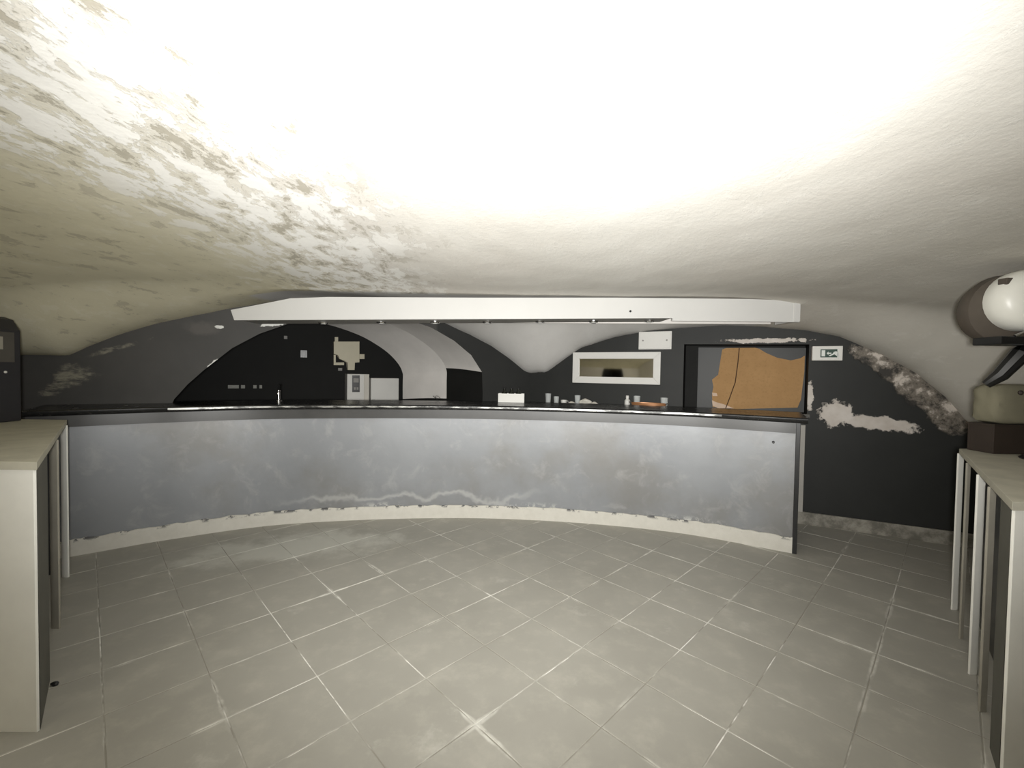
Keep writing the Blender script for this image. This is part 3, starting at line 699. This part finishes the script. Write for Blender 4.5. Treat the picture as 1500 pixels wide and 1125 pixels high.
# white carton with dark bottles behind it, standing on the counter's rear edge near the corner
s_, _ = WR.sz(776, 588, .2)
def on_top(px, off, z=1.235):                     # spot on the counter top seen at photo column px, off metres behind its front line
    best = None
    for k in range(len(cpts) - 1):
        for f_ in (0, .25, .5, .75):
            p = cpts[k].lerp(cpts[k + 1], f_) + cn[k].lerp(cn[k + 1], f_) * off; p = Vector((p.x, p.y, z)); d = abs(proj_x(p) - px)
            if best is None or d < best[0]: best = (d, p, cn[k])
    return best[1], math.atan2(-best[2].x, best[2].y)
p, a = on_top(749, .50)
cb = tag(empty('carton', p, a), 'small open white carton on the middle of the counter', 'box')
w_, h_ = .155, .105
for q in ((-w_, w_, -.055, -.049), (-w_, w_, .049, .055)): box_obj('side', (q[0], q[1], q[2], q[3], .001, h_), M_WHITE, cb, .001)
for q in ((-w_, -w_ + .006), (w_ - .006, w_)): box_obj('side', (q[0], q[1], -.049, .049, .001, h_), M_WHITE, cb, .001)
box_obj('bottom', (-w_ + .006, w_ - .006, -.049, .049, .001, .006), M_WHITE, cb, 0)
M_BOTTLE = plain('dark_bottle_glass', (.012, .014, .010), .15, var=.2)
for k_, px in enumerate((738, 749, 760)):
    q = cb.matrix_basis @ Vector(((-.085, 0, .085)[k_], 0, .0065))
    bt = tag(empty('bottle', q), ('left', 'middle', 'right')[k_] + ' one of three dark bottles standing in the white carton', 'bottle', 'dark bottles in the carton')
    bm = bmesh.new(); lathe(bm, [(.030, 0), (.033, .004), (.033, .10), (.014, .135), (.013, .155)], 14); bm_obj('body', bm, M_BOTTLE, bt, True)
    bm = bmesh.new(); lathe(bm, [(.015, .155), (.015, .168), (.012, .170)], 12); bm_obj('cap', bm, M_BLACK, bt)
# chrome beer tap
p, a = on_top(408, .46)
tp = tag(empty('beer_tap', p, a), 'slim chrome beer tap standing on the counter under the arch', 'tap')
bm = bmesh.new(); lathe(bm, [(.035, 0), (.035, .008), (.016, .014), (.014, .10), (.018, .105), (.018, .12), (.006, .126)], 14); bm_obj('column', bm, M_CHROME, tp, True)
bm = bmesh.new(); tube(bm, [(0, -.012, .10), (0, -.06, .105), (0, -.075, .09), (0, -.075, .06)], .008, 8); bm_obj('spout', bm, M_CHROME, tp, True)
bm = bmesh.new(); tube(bm, [(0, 0, .12), (.006, -.012, .15), (.01, -.02, .185)], [.006, .009, .012], 8); bm_obj('lever', bm, M_BLACK, tp, True)

# ------------------------------------------------------------------ alcove: work bench, cabinet, boxes
AO = -(d1)                                        # alcove back wall lies this far behind the arch wall
def av(x, y, off=0): return WL.sz(x, y, AO + off)
AM = WL.mat @ Matrix.Translation((0, d1, 0))
bench = tag(empty('work_bench', mw=AM), 'black work bench along the alcove wall behind the arch', 'bench')
b0, b1 = av(300, 580)[0], av(650, 580)[0]; BZ = av(545, 589)[1]
box_obj('top', (b0, b1, -.52, -.01, BZ - .04, BZ), M_BLACK, bench)
for s_ in (b0 + .05, (b0 + b1) / 2, b1 - .05): box_obj('leg', (s_ - .03, s_ + .03, -.48, -.06, -.003, BZ - .04), M_BLACK, bench)
# control cabinet
def ac(x0_, x1_, ytop, off): return av(x0_, 570, off)[0], av(x1_, 570, off)[0], av((x0_ + x1_) / 2, ytop, off)[1]
off = .40; l_, r_, tz = ac(508.5, 541, 548, off)
cab = tag(empty('control_cabinet', mw=AM @ Matrix.Translation((l_, -.40, BZ))), 'upright white cabinet with a dark control panel under the arch', 'cabinet')
W_ = r_ - l_; H_ = tz - BZ
box_obj('body', (0, W_, .02, .36, .002, H_), M_WHITE, cab, .005)
dr = box_obj('door', (.004, W_ * .72, 0, .02, .006, H_ - .004), M_WHITE, cab, .003)
box_obj('side_strip', (W_ * .76, W_ - .003, .004, .02, .006, H_ - .004), M_WHITE_WARM, cab, .002)
M_PANELD = plain('control_panel', (.03, .03, .03), .3)
cp = box_obj('control_panel', (W_ * .22, W_ * .56, -.008, 0, H_ * .40, H_ * .96), M_PANELD, cab, .002)
box_obj('display', (W_ * .27, W_ * .51, -.011, -.008, H_ * .72, H_ * .86), M_GREYSTRIP, cp, .001)
for kx in (.30, .42): box_obj('button', (W_ * kx, W_ * (kx + .08), -.012, -.008, H_ * .48, H_ * .56), M_GREYSTRIP, cp, .001)
l_, r_, tz = ac(543, 584, 554, off)
wb = tag(empty('storage_box', mw=AM @ Matrix.Translation((l_, -.40, BZ))), 'plain white box beside the control cabinet under the arch', 'box')
W2 = r_ - l_; H2 = tz - BZ
box_obj('body', (0.004, W2, .02, .34, .002, H2), M_WHITE, wb, .006); box_obj('lid', (0.004, W2, .0, .018, .004, H2 - .002), M_WHITE, wb, .004)
box_obj('latch', (.02, .07, -.012, 0, H2 * .10, H2 * .16), M_GREYSTRIP, wb, .002)
# beige fuse box with missing cover corner
l_, r_ = av(488, 520)[0], av(525, 520)[0]
pt = lambda x, y: (av(x, y)[0] - l_, av(x, y)[1] - av(488, 533)[1])
fb = tag(empty('fuse_box', mw=AM @ Matrix.Translation((l_, 0, av(488, 533)[1]))), 'beige fuse box with stepped lower edge on the alcove wall', 'fuse box')
M_BEIGE = plain('beige_plastic', (.62, .57, .42), .5, var=.06)
bm = bmesh.new(); plate(bm, [pt(*q) for q in ((488,501),(525,501),(525,531),(518,531),(518,542),(508,542),(508,531),(503,528),(496,526),(494,520),(488,519))], -.14, -.001, .004); bm_obj('housing', bm, M_BEIGE, fb)
bm = bmesh.new(); plate(bm, [pt(*q) for q in ((488,531),(503,531),(503,535),(488,535))], -.12, -.001, .002); bm_obj('lower_rail', bm, M_BEIGE, fb)
bm = bmesh.new(); plate(bm, [pt(*q) for q in ((488,520),(491,520),(491,531),(488,531))], -.12, -.001, .002); bm_obj('side_rail', bm, M_BEIGE, fb)
bm = bmesh.new(); plate(bm, [pt(*q) for q in ((525,519),(533,519),(533,526),(525,526))], -.08, -.001, .003); bm_obj('switch', bm, M_BEIGE, fb)
bm = bmesh.new(); plate(bm, [pt(*q) for q in ((490,494),(495,494),(495,501),(490,501))], -.05, -.001, .002); bm_obj('cable_entry', bm, M_BEIGE, fb)
# small socket plates on the alcove wall
def plate_on(name, x0_, x1_, y0_, y1_, mat, label, cat, th=.03):
    a, zt_ = av(x0_, y0_); b, zb_ = av(x1_, y1_)
    o = empty(name, mw=AM @ Matrix.Translation(((a + b) / 2, 0, (zt_ + zb_) / 2))); tag(o, label, cat); hw, hh = abs(b - a) / 2, abs(zt_ - zb_) / 2
    box_obj('plate', (-hw, hw, -th, -.001, -hh, hh), mat, o, .003)
    box_obj('insert', (-hw * .6, hw * .6, -th - .006, -th, -hh * .6, hh * .6), mat, o, .002)
plate_on('wall_socket', 440, 450, 513, 524, M_BLACK, 'black socket plate on the alcove wall left of the fuse box', 'socket')
plate_on('wall_hook', 416, 421, 492, 497, M_GREYSTRIP, 'tiny grey hook plate high on the alcove wall', 'hook', .04)
plate_on('wall_switch', 495, 501, 539, 543, M_GREYSTRIP, 'tiny grey switch below the fuse box', 'switch')
# label strips on the alcove wall
M_TAG = plain('label_paper', (.30, .30, .27), .6, var=.3, scale=30)
for k_, (a_px, b_px) in enumerate(((334, 350), (353, 359), (371, 376), (380, 384))):
    a, zt_ = av(a_px, 564); b, zb_ = av(b_px, 569)
    o = box_obj('label_strip', (-(b - a) / 2, (b - a) / 2, -.012, -.001, -(zt_ - zb_) / 2, (zt_ - zb_) / 2), M_TAG, None, .002, mw=AM @ Matrix.Translation(((a + b) / 2, 0, (zt_ + zb_) / 2)))
    tag(o, ('longest pale label strip, leftmost in the alcove row', 'short pale label strip right of the longest one', 'third pale label strip in the alcove row', 'rightmost pale label strip in the alcove row')[k_], 'label', 'label strips in the alcove')

# loose wires hanging at the foot of the white arch reveal
p, a = on_top(640, .56)
wr_ = tag(empty('loose_wire', p, a), 'thin looped wire sticking up behind the counter at the arch foot', 'wire')
for k_ in range(2):
    bm = bmesh.new(); tube(bm, [(.03 * math.cos(q / 9 * 5.2 + k_) + k_ * .03 - .015, .02 * math.sin(q * .7), .005 + .028 * (1 - math.cos(q / 9 * 5.2))) for q in range(10)], .0022, 5)
    bm_obj('strand', bm, M_BLACK, wr_, True)

# ------------------------------------------------------------------ left: dark cabinet on the slatted counter
M_NAVY = plain('dark_navy_paint', (.022, .021, .024), .5, var=.3, scale=5); M_TAUPE = plain('dark_taupe', (.075, .068, .058), .7, var=.3, scale=5)
yb_ = LF.y - .06; xr_ = on_y(31, 560, yb_ - .03).x
lc = tag(empty('loudspeaker', (xr_ - .15, yb_ - .15, 1.18)), 'dark upright loudspeaker standing on the left slatted counter', 'loudspeaker')
hz = on_y(10, 463, yb_ - .10).z - 1.18
bm = bmesh.new(); plate(bm, [(-.35, 0.001), (.15, 0.001), (.15, hz - .10), (.10, hz - .02), (.04, hz), (-.35, hz)], -.15, .12, .008); bm_obj('cabinet', bm, M_NAVY, lc)
bm = bmesh.new(); plate(bm, [(-.33, hz - .24), (.05, hz - .24), (.085, hz - .06), (.03, hz - .025), (-.33, hz - .025)], -.165, -.151, .004); g = bm_obj('top_panel', bm, M_TAUPE, lc)
box_obj('grille', (-.33, .07, -.164, -.151, .03, hz - .27), M_BLACK, lc, .004)
box_obj('badge', (-.2, -.005, -.172, -.165, hz - .20, hz - .11), M_SLATM, lc, .002)
box_obj('side_panel', (.1505, .158, -.13, .075, hz - .33, hz - .115), M_TAUPE, lc, .003); box_obj('side_plate', (.1582, .163, -.08, .0, hz - .24, hz - .15), M_SLATM, lc, .002)
bm = bmesh.new(); lathe(bm, [(.009, 0), (.009, .005), (.004, .008)], 10, Matrix.Translation((.1505, .02, hz - .40)) @ Matrix.Rotation(R(90), 4, 'Y')); bm_obj('screw_head', bm, M_WHITE, lc)
# bracket on the left wall above it
q = on_y(0, 445, 3.45)
br = tag(empty('wall_bracket', (XL, 3.45, q.z)), 'dark iron bracket on the left wall above the loudspeaker', 'bracket')
xe = on_y(15, 445, 3.45).x - XL
box_obj('arm', (.0, xe, -.03, .03, -.025, .01), M_NAVY, br, .004); box_obj('back_plate', (0.0, xe * .55, -.05, .05, .011, .30), M_NAVY, br, .004)

# ------------------------------------------------------------------ right: flood lamp, sack and box on the slatted counter
YL_ = 2.55; c_ = on_y(1503, 440, YL_)
fl = tag(empty('flood_lamp', c_), 'round white lamp with dark housing on a black arm at right', 'lamp')
M_OPAL = plain('opal_glass', (.80, .79, .72), .35, var=.04); M_HOUS = plain('brown_lamp_housing', (.085, .070, .055), .55, var=.3, scale=6)
rot = Vector((-.25, -1, 0)).to_track_quat('Z', 'Y').to_matrix().to_4x4()
bm = bmesh.new(); lathe(bm, [(.165, -.06), (.178, -.045), (.180, .0), (.168, .05), (.13, .085), (.07, .10), (.01, .104)], 32, rot); bm_obj('diffuser', bm, M_OPAL, fl, True)
bm = bmesh.new(); lathe(bm, [(.10, -.22), (.19, -.18), (.215, -.10), (.205, -.055), (.17, -.05)], 32, rot @ Matrix.Translation((-.035, -.045, 0))); bm_obj('housing', bm, M_HOUS, fl, True)
bm = bmesh.new(); box(bm, -.15, -.085, -.03, .02, .085, .125, .006); bm_obj('clip', bm, M_HOUS, fl)
bm = bmesh.new(); box(bm, -.20, .06, -.06, .10, -.262, -.215, .008); tr_ = bm_obj('tray', bm, M_BLACK, fl)
bm = bmesh.new(); tube(bm, [(-.13, -.065, -.215), (-.09, -.075, -.195), (-.05, -.07, -.205), (.0, -.075, -.19), (.04, -.065, -.21)], .008, 6); bm_obj('cable_clip', bm, M_CHROME, fl, True)
bm = bmesh.new(); tube(bm, [(.10, .03, -.16), (.06, .06, -.30), (-.02, .10, -.44), (-.06, .14, -.50)], [.045, .05, .04, .025], 10); bm_obj('arm', bm, M_BLACK, fl, True)
fz = 1.12 - c_.z
bm = bmesh.new(); tube(bm, [(.12, .06, -.10), (.16, .03, -.20), (.17, .0, -.32), (.17, .0, fz + .02)], .022, 10); bm_obj('pole', bm, M_BLACK, fl, True)
bm = bmesh.new(); lathe(bm, [(.11, 0.001), (.115, .008), (.10, .02), (.03, .03)], 20, Matrix.Translation((.17, 0, fz))); bm_obj('foot', bm, M_BLACK, fl)
# box and sack
HT = 1.12; yb_ = RF.y - .20
xl_ = on_y(1456, 640, yb_).x
kx = tag(empty('wooden_box', (xl_ + .2, yb_ + .08, HT)), 'dark brown wooden box at the rear of the right slatted counter', 'box')
hz = on_y(1470, 622, yb_).z - HT
M_DKB = plain('dark_brown_wood', (.034, .024, .018), .6, var=.3, scale=8)
for q in ((-.2, .2, -.08, -.066), (-.2, .2, .066, .08)): box_obj('side', (q[0], q[1], q[2], q[3], .001, hz - .012), M_DKB, kx, .002)
for q in ((-.2, -.186), (.186, .2)): box_obj('side', (q[0], q[1], -.066, .066, .001, hz - .012), M_DKB, kx, .002)
box_obj('lid', (-.205, .205, -.085, .085, hz - .012, hz), M_DKB, kx, .002)
sz_ = on_y(1475, 563, yb_).z - HT - hz
M_SACK = plain('beige_cloth', (.22, .205, .145), .85, var=.2, scale=7, bump=.3, spec=.1)
sk = tag(empty('cloth_sack', (xl_ + .2, yb_ + .08, HT + hz)), 'beige tied cloth sack resting on the dark brown box', 'sack')
bm = bmesh.new(); bmesh.ops.create_cube(bm, size=1); bmesh.ops.subdivide_edges(bm, edges=bm.edges[:], cuts=7, use_grid_fill=True)
for v in bm.verts:
    p = v.co * 2; m_ = (abs(p.x) ** 6 + abs(p.y) ** 6 + abs(p.z) ** 6) ** (1 / 6); p = p / max(m_, 1e-6) * max(abs(p.x), abs(p.y), abs(p.z))
    k_ = 1 + .06 * noise.noise(p * 2.2); v.co = Vector((p.x * .195 * k_, p.y * .085 * k_, max(0.001, (p.z + 1) * sz_ / 2)))
bm_obj('body', bm, M_SACK, sk, True)
bm = bmesh.new(); lathe(bm, [(.012, 0), (.016, .01), (.006, .02)], 10, Matrix.Translation((-.055, -.083, sz_ * .80)) @ Matrix.Rotation(R(90), 4, 'X')); bm_obj('knot', bm, M_DKB, sk)

# dusty pebble of rubble by the left counter
p = on_z(80, 1004, 0)
bm = bmesh.new(); bmesh.ops.create_icosphere(bm, subdivisions=2, radius=.012)
for v in bm.verts: v.co = Vector((v.co.x * 1.5, v.co.y, v.co.z * .8)) * (1 + .4 * noise.noise(v.co * 90))
for v in bm.verts: v.co.z += .009
tag(bm_obj('rubble_chip', bm, M_BLACK, loc=p), 'small dark chip of rubble on the floor beside the left counter', 'rubble')
